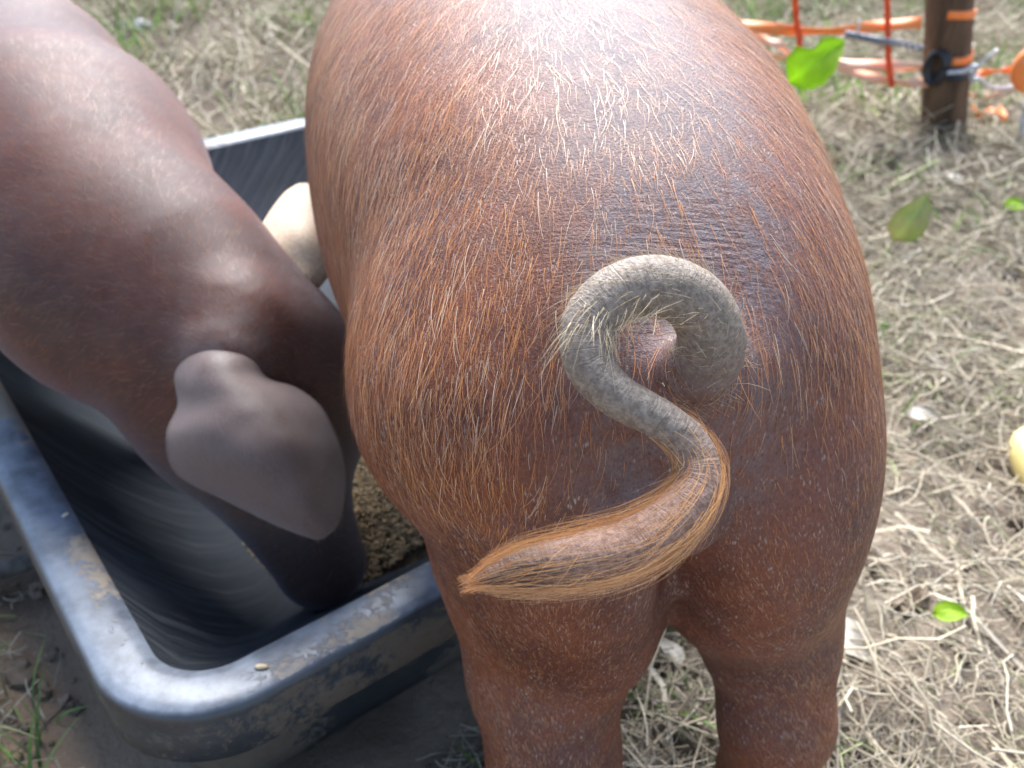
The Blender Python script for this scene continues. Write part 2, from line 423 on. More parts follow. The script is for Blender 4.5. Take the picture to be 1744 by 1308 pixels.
# ------------------------------------------------------------------ ground
def ground_h(xy):
    xy = np.asarray(xy, float)
    h = (fbm(xy * 3.1, 3, 3) - 0.5) * 0.05 + (fbm(xy * 16, 9, 4) - 0.5) * 0.024
    clod = sstep(0.5, 0.75, fbm(xy * 30, 21, 3)) * 0.014 * sstep(0.2, -0.3, xy[:, 0])
    h = h + clod
    r = xy - T0; u = r @ TU; v = r @ TV
    dist = np.hypot(np.maximum(np.maximum(-u, u - TL), 0), np.maximum(np.maximum(-v, v - TW), 0))
    f = sstep(0.0, 0.10, dist)
    h = h * f - 0.012 * (1 - f)
    for fx, fy in ((0.02, 0.36), (0.16, 0.39)):
        g = sstep(0.05, 0.10, np.hypot(xy[:, 0] - fx, xy[:, 1] - fy)); h = h * g - 0.002 * (1 - g)
    return h
def axis(lo, hi, step, far):
    a = np.arange(lo, hi, step); k = np.cumsum(step * 1.35 ** np.arange(1, 24)); k = k[k < far]
    return np.concatenate([lo - k[::-1], a, a[-1] + k, [a[-1] + far]])
gx = axis(-1.9, 2.1, 0.016, 60); gy = axis(-0.2, 3.8, 0.016, 80)
GX, GY = np.meshgrid(gx, gy, indexing='ij'); XY = np.stack([GX.ravel(), GY.ravel()], 1)
GZ = ground_h(XY); ni, nj = GX.shape
ii = (np.arange(ni - 1)[:, None] * nj + np.arange(nj - 1)[None]).ravel()
damp = sstep(0.05, -0.35, XY[:, 0] + 0.25 * (fbm(XY * 4, 5) - 0.5)) * sstep(0.9, 0.5, XY[:, 1]) 
dark = sstep(0.52, 0.66, fbm(XY * 6, 41))
ground = tag(mesh('ground', np.column_stack([XY, GZ]), np.stack([ii, ii + nj, ii + nj + 1, ii + 1], -1), SOIL, attrs={'damp': damp, 'dark': dark}), kind='structure')

# ------------------------------------------------------------------ main pig
PX, PY, YAW = 0.080, 0.353, R(10.5)
cy, sy = math.cos(YAW), math.sin(YAW)
def p2w(V): V = np.asarray(V, float); return np.stack([PX + V[..., 0] * cy - V[..., 1] * sy, PY + V[..., 0] * sy + V[..., 1] * cy, V[..., 2]], -1)
def w2p(V): V = np.asarray(V, float); x, y = V[..., 0] - PX, V[..., 1] - PY; return np.stack([x * cy + y * sy, -x * sy + y * cy, V[..., 2]], -1)

TAIL_PX = [(1118, 655, .440, 62), (1172, 640, .405, 64), (1212, 590, .384, 60), (1190, 520, .370, 56), (1125, 486, .362, 53), (1050, 500, .358, 51), (1000, 553, .356, 47), (1002, 620, .355, 44), (1052, 675, .355, 40),
           (1120, 712, .356, 37), (1176, 756, .357, 37), (1192, 815, .355, 38), (1150, 880, .350, 44), (1075, 928, .345, 47), (985, 953, .340, 46), (905, 966, .336, 38), (845, 979, .334, 24), (806, 991, .333, 8)]
tail_c = np.array([[*at(a, b, c), r * c / FPX] for a, b, c, r in TAIL_PX])
tail_w = spline(tail_c, 120)
tail_l = np.column_stack([w2p(tail_w[:, :3]), tail_w[:, 3]])

f = Field((-0.20, -0.20, -0.004), (0.20, 1.06, 0.56), 0.004)
f.torso([(-.012, .428, .345, .018), (0.0, .441, .325, .054), (.03, .472, .285, .092), (.08, .505, .255, .128), (.16, .532, .250, .148), (.28, .549, .245, .167), (.42, .550, .240, .170), (.56, .542, .23, .158), (.68, .527, .22, .132), (.78, .495, .26, .09), (.82, .46, .30, .04)], 0.0, 2.4)
# hams are blended with each other first so that the cleft stays; the weight is on the left leg
g = Field((-0.20, -0.20, -0.004), (0.20, 0.40, 0.56), 0.004)
g.ell((-.068, .080, .376), (.086, .098, .088), 0.012, rx=R(-10)); g.ell((-.040, .056, .298), (.066, .080, .092), 0.04); g.ell((.070, .074, .318), (.071, .098, .135), 0.012, rx=R(-10))
g.ell((-.026, .034, .255), (.042, .046, .062), 0.012); g.ell((.060, .040, .258), (.036, .050, .054), 0.012)
for s_, x1, x2, w_ in ((-1, -.050, -.051, .98), (1, .099, .102, .86)):
    g.cone((x1, .080, .250), (x2, .050, .175), .062 * w_, .047 * w_, 0.045)
    g.cone((x2, .050, .175), (x2 + .002, .026, .120), .047 * w_, .041 * w_, 0.02)
    g.cone((x2 + .002, .026, .120), (x2 + .002, .034, .052), .040 * w_, .032 * w_, 0.02)
    g.cone((x2 + .002, .034, .052), (x2 + .002, .030, .020), .031 * w_, .023, 0.01)
n1 = g.d.shape[1]
f.add((slice(None), slice(0, n1), slice(None)), g.d, 0.034)
f.cone((.006, -.026, .36), (.014, -.012, .250), .008, .013, 0.014, cut=True)          # cleft under the tail
f.cone((.012, .01, .25), (.014, -.03, .19), .006, .01, 0.02, cut=True)
f.ell(w2p(at(1160, 1000, .490)), (.008, .022, .024), 0.016, cut=True)                     # hollow where the thighs meet
f.ell(w2p(at(1108, 795, .424)), (.012, .014, .020), 0.020, cut=True)                     # hollow under the tail
f.cone((0, -.004, .385), (0.004, -.012, .345), .015, .012, 0.02)                      # fold below the tail root
for s_ in (-1, 1):
    f.chain([(s_ * .068, .66, .27, .06), (s_ * .066, .66, .16, .038), (s_ * .066, .665, .08, .027), (s_ * .066, .655, .046, .026)], 0.04)
    f.ell((s_ * .075, .62, .34), (.06, .10, .13), 0.04)
f.chain([(0, .74, .39, .10), (-.03, .83, .35, .088), (-.07, .88, .29, .078), (-.10, .90, .22, .056), (-.115, .905, .165, .042), (-.12, .905, .145, .040)], 0.04, 0.03)
for s_ in (-1, 1):                                                                # drooping ears of the hidden head
    f.chain([(-.06 + s_ * .05, .87, .34, .022), (-.075 + s_ * .07, .92, .31, .016), (-.09 + s_ * .075, .945, .25, .010), (-.10 + s_ * .06, .95, .20, .006)], 0.015)
f.cone((.006, .01, .418), tuple(tail_l[3, :3]), .030, .018, 0.02)                # swelling round the tail root
f.chain(tail_l, 0.008)
pv, pf = f.nets(); pn = vnormals(pv, pf)
# distance to the tail line -> which vertices are tail
TS = tail_l[::2]
D = np.full(len(pv), 9.0); DI = np.zeros(len(pv), int)
for i, t_ in enumerate(TS):
    dd = np.linalg.norm(pv - t_[:3], axis=1) - t_[3]; m_ = dd < D; D[m_] = dd[m_]; DI[m_] = i
arc = np.concatenate([[0], np.cumsum(np.linalg.norm(np.diff(tail_l[:, :3], axis=0), axis=1))]); ring = np.zeros(len(pv)); cand = np.where(D < .012)[0]
bd = np.full(len(cand), 9.0)
for a_, b_, s_ in zip(tail_l[:-1, :3], tail_l[1:, :3], range(len(tail_l) - 1)):
    ab = b_ - a_; t_ = np.clip((pv[cand] - a_) @ ab / (ab @ ab), 0, 1); dd = np.linalg.norm(pv[cand] - a_ - t_[:, None] * ab, axis=1) - tail_l[s_, 3]; m_ = dd < bd; bd[m_] = dd[m_]; ring[cand[m_]] = (arc[s_] + t_ * (arc[s_ + 1] - arc[s_]))[m_]
tailm = sstep(0.006, 0.001, D) * sstep(4, 9, DI); tend = sstep(30, 42, DI); ttip = sstep(47, 54, DI) * .9
greym = sstep(.085, .02, np.abs(pv[:, 0] - .01)) * sstep(.41, .46, pv[:, 2]) * 0.95 + sstep(.4, .65, fbm(pv * 11, 4)) * 0.30
greym = np.maximum(greym, 0.8 * sstep(.10, .03, np.linalg.norm(pv - np.array([.0, -.01, .40]), axis=1)))
wr = sstep(.06, .02, np.linalg.norm((pv - np.array([.0, .035, .455])) * np.array([.7, 1, 1]), axis=1)) + 0.6 * sstep(.06, .02, np.linalg.norm(pv - np.array([0, -.02, .35]), axis=1))
wr = np.minimum(wr, 1) * (1 - tailm)
pig = mesh('pig', p2w(pv), pf, SKIN, attrs={'tail': tailm, 'tailend': tend, 'tailtip': ttip, 'ring': ring, 'grey': np.clip(greym, 0, 1), 'wrinkle': wr}, origin=(PX, PY, 0))
tag(pig, 'reddish brown pig seen from behind with a tightly curled tail', 'pig')
ss = pig.modifiers.new('smooth', 'SUBSURF'); ss.levels = 1; ss.render_levels = 1

# bristles on the body
def body_hair(V, F, N, count, weight, flow, L, w, tintf, lift=(0.05, 0.35), k=4, lenf=None):
    P, n = sample(V, F, N, count, weight)
    fl = flow(P); fl = fl + rng.normal(0, 0.16, fl.shape) + (np.stack([fbm(P * 45, 60 + i, 2) for i in range(3)], 1) - 0.5) * 0.6
    t = nrm(fl - n * np.sum(fl * n, 1, keepdims=True))
    ln = (L[0] + (L[1] - L[0]) * rng.random(count) ** 1.6) * (1.0 if lenf is None else lenf(P))
    lf = lift[0] + (lift[1] - lift[0]) * rng.random(count) ** 2
    side = np.cross(n, t) * rng.normal(0, 0.18, (count, 1))
    s = np.linspace(0, 1, k)[None, :, None]
    Q = P[:, None] + ln[:, None, None] * (s * t[:, None] + (lf[:, None, None] * (s - 0.75 * s * s)) * n[:, None] + side[:, None] * s * s)
    W_ = (w[0] + (w[1] - w[0]) * rng.random(count))[:, None] * np.linspace(1, 0.25, k)[None] ** 0.7
    Vv, Ff, per = strands(Q, W_, n)
    return Vv, Ff, np.repeat(tintf(P, count), per, 0)
def flow_main(P):
    x = P[:, 0]; back = sstep(.40, .48, P[:, 2])
    return np.stack([x * (3.5 + 2 * back), np.full(len(P), -1.0), -0.95 + 0 * x], 1)
def tint_red(P, n):
    a = rng.random((n, 1)); c = np.array([.40, .125, .035]) * (1 - a) + np.array([.66, .29, .10]) * a
    g = rng.random((n, 1)) < .12; c = np.where(g, np.array([.66, .48, .34]), c)
    d = rng.random((n, 1)) < .22; return np.where(d, np.array([.16, .06, .03]), c)
wgt = np.where(tailm > .3, 0, 1.0) * np.where(pv[:, 1] < .45, 1.0, .45) * np.where(pv[:, 2] < .05, 0, 1)
wgt = wgt * (0.28 + 1.0 * sstep(.03, .12, np.abs(pv[:, 0])) ) * (0.35 + 1.0 * fbm(pv * 28, 80, 2))
wgt = wgt * (1 - .72 * sstep(.45, .38, pv[:, 2]) * sstep(.115, .06, np.abs(pv[:, 0] - .01)))
H1 = body_hair(pv, pf, pn, 105000, wgt, flow_main, (.006, .017), (.00006, .00012), tint_red, lenf=lambda P: .38 + .62 * sstep(.30, .42, P[:, 2]))
H1b = body_hair(pv, pf, pn, 26000, np.where(pv[:, 1] < .2, 1.0, 0) * np.where(tailm > .3, 0, 1) * sstep(.40, .30, pv[:, 2]) * np.where(pv[:, 2] < .05, 0, 1), flow_main, (.002, .005), (.00007, .00013), lambda P, n: tint_red(P, n) * .8 + .05)
H2 = body_hair(pv, pf, pn, 9000, wgt * sstep(.35, .43, pv[:, 2]), flow_main, (.014, .029), (.00009, .00017), tint_red, (.03, .22), 6)
def join_h(hs):
    o = 0; Vs, Fs, Cs = [], [], []
    for v, ff, c in hs: Vs.append(v); Fs.append(ff + o); Cs.append(c); o += len(v)
    return np.vstack(Vs), np.concatenate(Fs), np.vstack(Cs)
hv, hf, hc = join_h([H1, H1b, H2])
tag(mesh('bristles', p2w(hv), hf, HAIR, pig, cols={'tint': hc}, origin=(PX, PY, 0)), kind='stuff')

# hair of the tail: follows the tail line and gathers in a pointed tuft
def tail_hair():
    C = tail_w[:, :3]; Rr = tail_w[:, 3]; T, N, B = frames(C); n = len(C)
    out = []
    # a) long orange hair of the lower half
    cnt = 1500; k = 9
    s0 = 62 + 52 * rng.random(cnt) ** 0.8; th = rng.random(cnt) * 2 * math.pi
    i0 = s0.astype(int); rd0 = np.cos(th)[:, None] * N[i0] + np.sin(th)[:, None] * B[i0]
    vd = nrm(np.array([0, 0, CAM_H]) - C[i0]); front = np.sum(rd0 * vd, 1); keep = (front < .35) | (rng.random(cnt) < .35); s0 = s0[keep]; th = th[keep]; cnt = len(s0)
    ln = (6 + 24 * rng.random(cnt) ** 1.3); fac0 = 0.98; lift = 1.03 + .50 * rng.random(cnt) ** 1.4
    u = np.linspace(0, 1, k)[None]
    s = np.minimum(s0[:, None] + ln[:, None] * u, n - 1.001 + 0 * u)
    over = np.maximum(s0[:, None] + ln[:, None] * u - (n - 1), 0)
    i = np.floor(s).astype(int); fr = (s - i)[..., None]; j = np.minimum(i + 1, n - 1)
    LP = lambda A: A[i] * (1 - fr) + A[j] * fr
    c = LP(C); NN = LP(N); BB = LP(B); r = LP(Rr[:, None])[..., 0]
    tha = th[:, None] + rng.normal(0, .55, (cnt, 1)) * u + 0.25 * np.sin(6 * th)[:, None] * u
    rad = np.maximum(r, 0.0016 * rng.random((cnt, 1))) * (fac0 + (lift[:, None] - fac0) * np.sin(np.minimum(u * 1.9, 1.57)))  + .0022 * rng.random((cnt, 1)) ** 2 * u
    Q = c + rad[..., None] * (np.cos(tha)[..., None] * NN + np.sin(tha)[..., None] * BB) + (T[-1] * .0011)[None, None] * np.minimum(over, 9 * rng.random((cnt, 1)))[..., None] * .6
    w_ = (.00006 + .00005 * rng.random(cnt))[:, None] * np.linspace(1, .3, k)[None]
    v, ff, per = strands(Q, w_, nrm(np.array([0, -.8, .6])))
    a = rng.random((cnt, 1)); col = np.array([.40, .14, .04]) * (1 - a) + np.array([.78, .41, .15]) * a
    out.append((v, ff, np.repeat(col, per, 0)))
    # b) short pale bristles standing off the curl
    cnt = 620; k = 5
    s0 = (8 + 38 * rng.random(cnt)).astype(int); th = rng.random(cnt) * 2 * math.pi
    rd = np.cos(th)[:, None] * N[s0] + np.sin(th)[:, None] * B[s0]
    root = C[s0] + rd * Rr[s0][:, None] * .97
    ln = .004 + .0135 * rng.random(cnt) ** 2.2
    dirn = nrm(rd * (.35 + 1.0 * rng.random((cnt, 1)) ** 1.3) + T[s0] * (.9 + .3 * rng.random((cnt, 1))) + rng.normal(0, .22, (cnt, 3)))
    u = np.linspace(0, 1, k)[None, :, None]
    Q = root[:, None] + ln[:, None, None] * (u * dirn[:, None] + u * u * (T[s0] * .25 + np.array([0, 0, -.25]) + rng.normal(0, .15, (cnt, 3)))[:, None])
    w_ = (.00006 + .00005 * rng.random(cnt))[:, None] * np.linspace(1, .3, k)[None]
    v, ff, per = strands(Q, w_, nrm(np.array([0, -.8, .6])))
    a = rng.random((cnt, 1)); col = np.array([.55, .34, .14]) * (1 - a) + np.array([.80, .66, .44]) * a
    out.append((v, ff, np.repeat(col, per, 0)))
    return join_h(out)
hv, hf, hc = tail_hair()
tag(mesh('tail_hair', hv, hf, HAIR, pig, cols={'tint': hc}, origin=(PX, PY, 0)), 'orange hair gathering to a point at the tail tip', kind='stuff')

# ------------------------------------------------------------------ feed trough
def rrect(d, z, r0=0.085, seg=14):
    """rounded rectangle loop inset by d from the outer rim line"""
    r = max(r0 - d, 0.02); pts = []
    for cu, cv, a0 in ((d + r, d + r, math.pi), (TL - d - r, d + r, 1.5 * math.pi), (TL - d - r, TW - d - r, 0), (d + r, TW - d - r, .5 * math.pi)):
        for a in np.linspace(a0, a0 + math.pi / 2, seg): pts.append((cu + r * math.cos(a), cv + r * math.sin(a)))
    P = np.array(pts); Q = []                         # extra points along the straight sides
    for a, b in zip(P, np.roll(P, -1, 0)):
        m = max(1, int(np.hypot(*(b - a)) / 0.05))
        for t in range(m): Q.append(a + (b - a) * t / m)
    return np.array([tr(u, v, z) for u, v in Q])
def loft(profile, closed_floor=False):
    loops = [rrect(d, z) for d, z in profile]; n = len(rrect(0.03, 0))
    m = [len(l) for l in loops]
    L0 = loops
    if len(set(m)) > 1:                               # resample to a common count by corner-preserving index
        k = min(m); L0 = [l[np.round(np.linspace(0, len(l) - 1, k)).astype(int)] for l in loops]
    k = len(L0[0]); V = np.vstack(L0); i = np.arange(len(L0) - 1)[:, None] * k; j = np.arange(k)[None]; j2 = (j + 1) % k
    fs = [np.stack([i + j, i + j2, i + k + j2, i + k + j], -1).reshape(-1, 4)]
    if closed_floor:
        c = len(V); V = np.vstack([V, L0[-1].mean(0)]); jj = np.arange(k)
        fs.append(np.stack([(len(L0) - 1) * k + jj, (len(L0) - 1) * k + (jj + 1) % k, np.full(k, c)], -1))
    return V, fs
def rrect_n(d, z, nside=26, r0=0.085, seg=14):
    r = max(r0 - d, 0.02); pts = []
    cs = ((d + r, d + r, math.pi), (TL - d - r, d + r, 1.5 * math.pi), (TL - d - r, TW - d - r, 0), (d + r, TW - d - r, .5 * math.pi))
    for q in range(4):
        cu, cv, a0 = cs[q]
        arc = [(cu + r * math.cos(a), cv + r * math.sin(a)) for a in np.linspace(a0, a0 + math.pi / 2, seg)]
        pts += arc
        cu, cv, a0 = cs[(q + 1) % 4]; nxt = (cu + r * math.cos(a0), cv + r * math.sin(a0))
        pts += [(arc[-1][0] + (nxt[0] - arc[-1][0]) * t / nside, arc[-1][1] + (nxt[1] - arc[-1][1]) * t / nside) for t in range(1, nside)]
    P = np.array(pts)
    wob = (fbm(P * 5, 70, 2) - .5) * 0.006                  # a moulded tub is never quite straight
    return np.array([tr(u, v, z + (w if z > .05 else 0)) for (u, v), w in zip(P, wob)])
rrect = rrect_n
trough = empty('feed_trough', (*(T0 + TU * TL / 2 + TV * TW / 2), 0))
tag(trough, 'black plastic feed trough with muddy rim that the pigs eat from', 'trough')
V, F_ = loft([(.010, .098), (.004, .098), (.0015, .101), (.0, .120), (.0, .142), (.0015, .1475), (.005, .150), (.012, .151), (.030, .1505), (.037, .149), (.041, .145)])
n_l = len(V) // 11; prof = np.repeat(np.arange(11), n_l)
mpt = np.array([atz(a, b, .15) for a, b in ((160, 940), (185, 985), (150, 915), (215, 1040), (290, 1110), (25, 690))]); near = np.min(np.linalg.norm(V[:, None] - mpt[None], axis=2), 1)
mudv = np.where(prof < 5, .52, sstep(.030, .008, near) * .9 +  np.clip(.30 + .9 * (fbm(V * 9, 33) - .5) * 2, 0, 1) * (prof > 5))
tag(mesh('rim', V, F_, PLASTIC, trough, attrs={'mud': mudv, 'streak': 0.0 * mudv, 'film': (prof > 5) * 1.0}), 'pale worn rim with painted sky sheen, smeared with dried mud')
V, F_ = loft([(.041, .145), (.058, .124), (.092, .087), (.128, .053), (.154, .036), (.184, .025), (.230, .021)], True)
kk = (len(V) - 1) // 7; lp = V[:kk]; pl_ = np.concatenate([[0], np.cumsum(np.linalg.norm(np.diff(lp, axis=0), axis=1))]); peri = np.append(np.tile(pl_, 7), 0)
mesh('basin', V, F_, SCUFFED, trough, attrs={'mud': np.full(len(V), .10), 'streak': sstep(.022, .05, V[:, 2]), 'peri': peri - V[:, 2] * 1.1, 'depth': V[:, 2]})
V, F_ = loft([(.010, .098), (.018, .099), (.028, .070), (.040, .030), (.048, .006), (.060, -.004)], True)
mesh('outer_wall', V, F_, PLASTIC, trough, attrs={'mud': np.full(len(V), .7), 'streak': np.zeros(len(V))})

# feed: a heap of grain on the trough floor
def heap_z(uv):
    u, v = uv[:, 0], uv[:, 1]
    return np.maximum(.012, .010 + .074 * np.exp(-(((u - .24) / .15) ** 2 + ((v - .32) / .12) ** 2))) + .005 * (fbm(uv * 30, 91) - .5) + .008 * (fbm(uv * 9, 92) - .5)
ku = np.linspace(.108, .92, 90); kv = np.linspace(.108, .58, 60); KU, KV = np.meshgrid(ku, kv, indexing='ij'); UV = np.stack([KU.ravel(), KV.ravel()], 1)
HV = np.column_stack([T0 + UV[:, :1] * TU + UV[:, 1:] * TV, heap_z(UV)])
ii = (np.arange(89)[:, None] * 60 + np.arange(59)[None]).ravel()
tag(mesh('feed_meal', HV, np.stack([ii, ii + 60, ii + 61, ii + 1], -1), simple('feed_meal', (.13, .09, .05), .95, .1, col2=(.05, .035, .022), ns=150, bump=.8)), 'fine brown meal bedding under the grain in the black trough', 'feed', kind='stuff')
def kernel(n=6, k=4):
    t = np.linspace(-1, 1, k + 2); V = [(-1, 0, 0)]
    for x in t[1:-1]:
        r = math.sqrt(1 - x * x) * .42 * (1 - .15 * x)
        V += [(x, r * math.cos(a), r * .8 * math.sin(a)) for a in np.linspace(0, 2 * math.pi, n, endpoint=False)]
    V.append((1, 0, 0)); V = np.array(V); j = np.arange(n); jn = (j + 1) % n
    q = np.concatenate([np.stack([1 + r * n + j, 1 + r * n + jn, 1 + (r + 1) * n + jn, 1 + (r + 1) * n + j], -1) for r in range(k - 1)])
    e = len(V) - 1; t3 = np.concatenate([np.stack([np.zeros(n, int), jn + 1, j + 1], -1), np.stack([np.full(n, e), 1 + (k - 1) * n + j, 1 + (k - 1) * n + jn], -1)])
    return V, q, t3
KVv, KQ, KT = kernel()
def rotm(n):
    a, b, c = rng.random(n) * 6.283, rng.normal(0, .35, n), rng.random(n) * 6.283
    ca, sa, cb, sb, cc, sc_ = np.cos(a), np.sin(a), np.cos(b), np.sin(b), np.cos(c), np.sin(c)
    X = np.stack([ca * cb, sa * cb, sb], 1); Z0 = np.stack([-ca * sb, -sa * sb, cb], 1); Y0 = np.cross(Z0, X)
    return np.stack([X, Y0 * cc[:, None] + Z0 * sc_[:, None], Z0 * cc[:, None] - Y0 * sc_[:, None]], 2)
def scatter_k(P, L, cols):
    n = len(P); Rm = rotm(n); V = P[:, None] + np.einsum('nij,kj->nki', Rm, KVv) * L[:, None, None]
    o = (np.arange(n) * len(KVv))[:, None, None]
    return V.reshape(-1, 3), [(KQ[None] + o).reshape(-1, 4), (KT[None] + o).reshape(-1, 3)], np.repeat(cols, len(KVv), 0)
ng = 19000; uv = np.column_stack([rng.normal(.23, .08, ng), rng.normal(.31, .07, ng)]); uv = uv[(uv[:, 0] > .14) & (uv[:, 0] < .9) & (uv[:, 1] > .14) & (uv[:, 1] < .575)]
P = np.column_stack([T0 + uv[:, :1] * TU + uv[:, 1:] * TV, np.maximum(heap_z(uv), .0215) + .0015 + .002 * rng.random(len(uv))])
a = rng.random((len(P), 1)); gc = np.array([.34, .22, .10]) * (1 - a) + np.array([.62, .48, .28]) * a; gc = np.where(rng.random((len(P), 1)) < .2, np.array([.12, .085, .05]), gc)
V, F_, C_ = scatter_k(P, .0022 + .0012 * rng.random(len(P)), gc)
tag(mesh('feed_grain', V, F_, GRAIN, cols={'tint': C_}), 'loose tan grain heaped in the black trough beside the pigs', 'grain', kind='stuff')
def kernel_thing(pos, L, rz, label, col):
    c, s_ = math.cos(rz), math.sin(rz); V = KVv * L; V = np.stack([V[:, 0] * c - V[:, 1] * s_, V[:, 0] * s_ + V[:, 1] * c, V[:, 2]], 1) + pos
    o = mesh('grain_kernel', V, [KQ, KT], GRAIN, cols={'tint': np.tile(col, (len(V), 1))}, origin=pos); tag(o, label, 'grain'); return o
kernel_thing(atz(446, 1138, .151) + [0, 0, .0016], .0052, .0, 'single pale oat kernel lying on the trough rim near its corner', (.72, .55, .33))
kernel_thing(atz(112, 878, .151) + [0, 0, .0010], .0034, 1.0, 'tiny pale grain stuck on the long rim of the trough', (.70, .62, .48))

# ------------------------------------------------------------------ the pig with its head in the trough
LO = np.array([-.50, .95])
f = Field((-0.84, 0.46, 0.015), (-0.04, 1.36, 0.50), 0.006)
f.chain([(-.645, 1.16, .325, .110), (-.605, 1.09, .335, .124), (-.520, .955, .342, .124), (-.435, .83, .336, .112), (-.37, .755, .312, .100), (-.290, .695, .276, .088), (-.225, .655, .238, .076)], 0.0, 0.06)
f.chain([(-.230, .655, .240, .075), (-.210, .634, .195, .068), (-.194, .612, .150, .054), (-.178, .594, .112, .039), (-.166, .584, .088, .033), (-.163, .582, .078, .036)], 0.05, 0.02)
f.ell((-.255, .635, .200), (.055, .045, .07), 0.04); f.ell((-.170, .675, .19), (.05, .045, .07), 0.04)   # jowls
f.ell((-.36, .71, .290), (.06, .075, .08), 0.06); f.ell((-.38, .85, .315), (.076, .10, .10), 0.06)      # shoulders
hd = np.array([.53, -.85]); rt = np.array([-.85, -.53])                                                  # heading and its right side
for bx, by, fx, fy_ in ((-.42, .82, -.335, .835), (-.59, 1.06, -.535, 1.065)):
    for s_ in (-1, 1):
        q = np.array([bx, by]) + rt * s_ * .055; p = np.array([fx, fy_]) + rt * s_ * .036
        f.chain([(*q, .25, .060), (*((q + p) / 2 - hd * .01), .15, .036), (*p, .09, .027), (*(p + hd * .012), .045, .024)], 0.04)
f.chain([(-.71, 1.25, .36, .014), (-.73, 1.28, .37, .011), (-.72, 1.30, .34, .009), (-.73, 1.29, .30, .007)], .012)
def ear_root(px, py, d, r): return (*at(px, py, d), r)
f.chain([ear_root(412, 560, .722, .036), ear_root(388, 605, .700, .028), ear_root(395, 655, .688, .016)], 0.03)
qv, qf = f.nets(); qn = vnormals(qv, qf)
def flap(outline, mid, thick, nu=22, nv=18):
    """ear sheet: outline left/right edges and centre line, all (px,py,depth), from root to tip"""
    Lf, Mi, Rt = (spline(np.array([at(*p) for p in c]), nu) for c in (outline[0], mid, outline[1]))
    tt = np.linspace(-1, 1, nv)[None, :, None]
    S = Mi[:, None] * (1 - tt ** 2) + np.where(tt < 0, Lf[:, None], Rt[:, None]) * tt ** 2 + (Rt - Lf)[:, None] * .5 * (tt - np.sign(tt) * tt ** 2) 
    und = (fbm(S.reshape(-1, 3) * 24, 15, 3) - .5).reshape(nu, nv, 1) * .013; S = S + und * nrm(np.array([.2, -.8, .5]))
    du = np.gradient(S, axis=0); dv = np.gradient(S, axis=1); n = nrm(np.cross(du, dv))
    tw = thick * (1 - .75 * np.abs(tt) ** 3) * np.linspace(1.6, .7, nu)[:, None, None]
    V = np.concatenate([(S + n * tw).reshape(-1, 3), (S - n * tw).reshape(-1, 3)])
    i = (np.arange(nu - 1)[:, None] * nv + np.arange(nv - 1)[None]).ravel(); k = nu * nv
    q1 = np.stack([i, i + 1, i + nv + 1, i + nv], -1); q2 = (q1 + k)[:, ::-1]
    edge = np.concatenate([np.arange(nv), np.arange(1, nu) * nv + nv - 1, (nu - 1) * nv + np.arange(nv - 2, -1, -1), np.arange(nu - 2, 0, -1) * nv])
    e2 = np.roll(edge, -1); q3 = np.stack([edge, e2, e2 + k, edge + k], -1)
    return V, np.concatenate([q1, q2, q3])
earR = flap(([(345, 565, .735), (312, 600, .694), (298, 640, .686), (303, 690, .676), (283, 740, .666), (298, 805, .670), (380, 850, .676), (470, 893, .679), (530, 915, .676)],
             [(430, 570, .740), (448, 605, .704), (458, 645, .702), (505, 662, .700), (550, 698, .700), (580, 765, .702), (587, 830, .698), (576, 890, .684), (552, 915, .678)]),
            [(392, 558, .728), (380, 600, .676), (378, 645, .656), (405, 690, .648), (430, 735, .641), (455, 785, .640), (492, 845, .650), (522, 890, .662), (541, 915, .676)], .0030, 34, 22)
earL = flap(([(470, 520, .770), (446, 465, .785), (432, 420, .795), (458, 365, .825), (483, 330, .85), (505, 314, .87)],
             [(530, 505, .790), (570, 450, .800), (572, 400, .81), (566, 360, .835), (548, 325, .86), (528, 314, .87)]),
            [(500, 520, .775), (515, 460, .778), (505, 405, .785), (513, 365, .81), (518, 335, .84), (517, 314, .87)], .0026)
AV = np.vstack([qv, earR[0], earL[0]]); AF = np.concatenate([qf, earR[1] + len(qv), earL[1] + len(qv) + len(earR[0])])
z1 = np.zeros(len(AV)); grey = z1.copy(); grey[:len(qv)] = .3 * sstep(.4, .6, fbm(qv * 8, 11)); grey[len(qv):] = 2.2
nearear = np.minimum(np.linalg.norm(qv - at(385, 600, .69), axis=1), np.linalg.norm(qv - at(545, 460, .765), axis=1)); grey[:len(qv)] = np.maximum(grey[:len(qv)], .9 * sstep(.055, .015, nearear))
pale = z1.copy(); pale[len(qv) + len(earR[0]):] = 1; tipm = z1.copy()  # far ear lightened to cream: sunlight painted into its colour
mud_shade = sstep(.26, .17, qv[:, 2] + .06 * (fbm(qv * 22, 19) - .5)) * (qv[:, 1] < .69); pale[:len(qv)] = mud_shade; tipm[:len(qv)] = 1.15  # dark snout and lower head: mud plus shade painted into the colour
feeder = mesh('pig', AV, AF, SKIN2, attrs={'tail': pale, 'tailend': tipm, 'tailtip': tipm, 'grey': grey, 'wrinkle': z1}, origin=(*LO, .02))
tag(feeder, 'brown pig with grey drooping ears and its head down in the trough', 'pig')
ss = feeder.modifiers.new('smooth', 'SUBSURF'); ss.levels = 1; ss.render_levels = 1
def flow_feed(P): return np.tile(np.array([-.45, .75, -.55]), (len(P), 1))
H = body_hair(qv, qf, qn, 45000, np.where(qv[:, 2] > .08, 1.0, 0), flow_feed, (.005, .013), (.00005, .00009), lambda P, n: tint_red(P, n) * np.array([.5, .45, .45]))
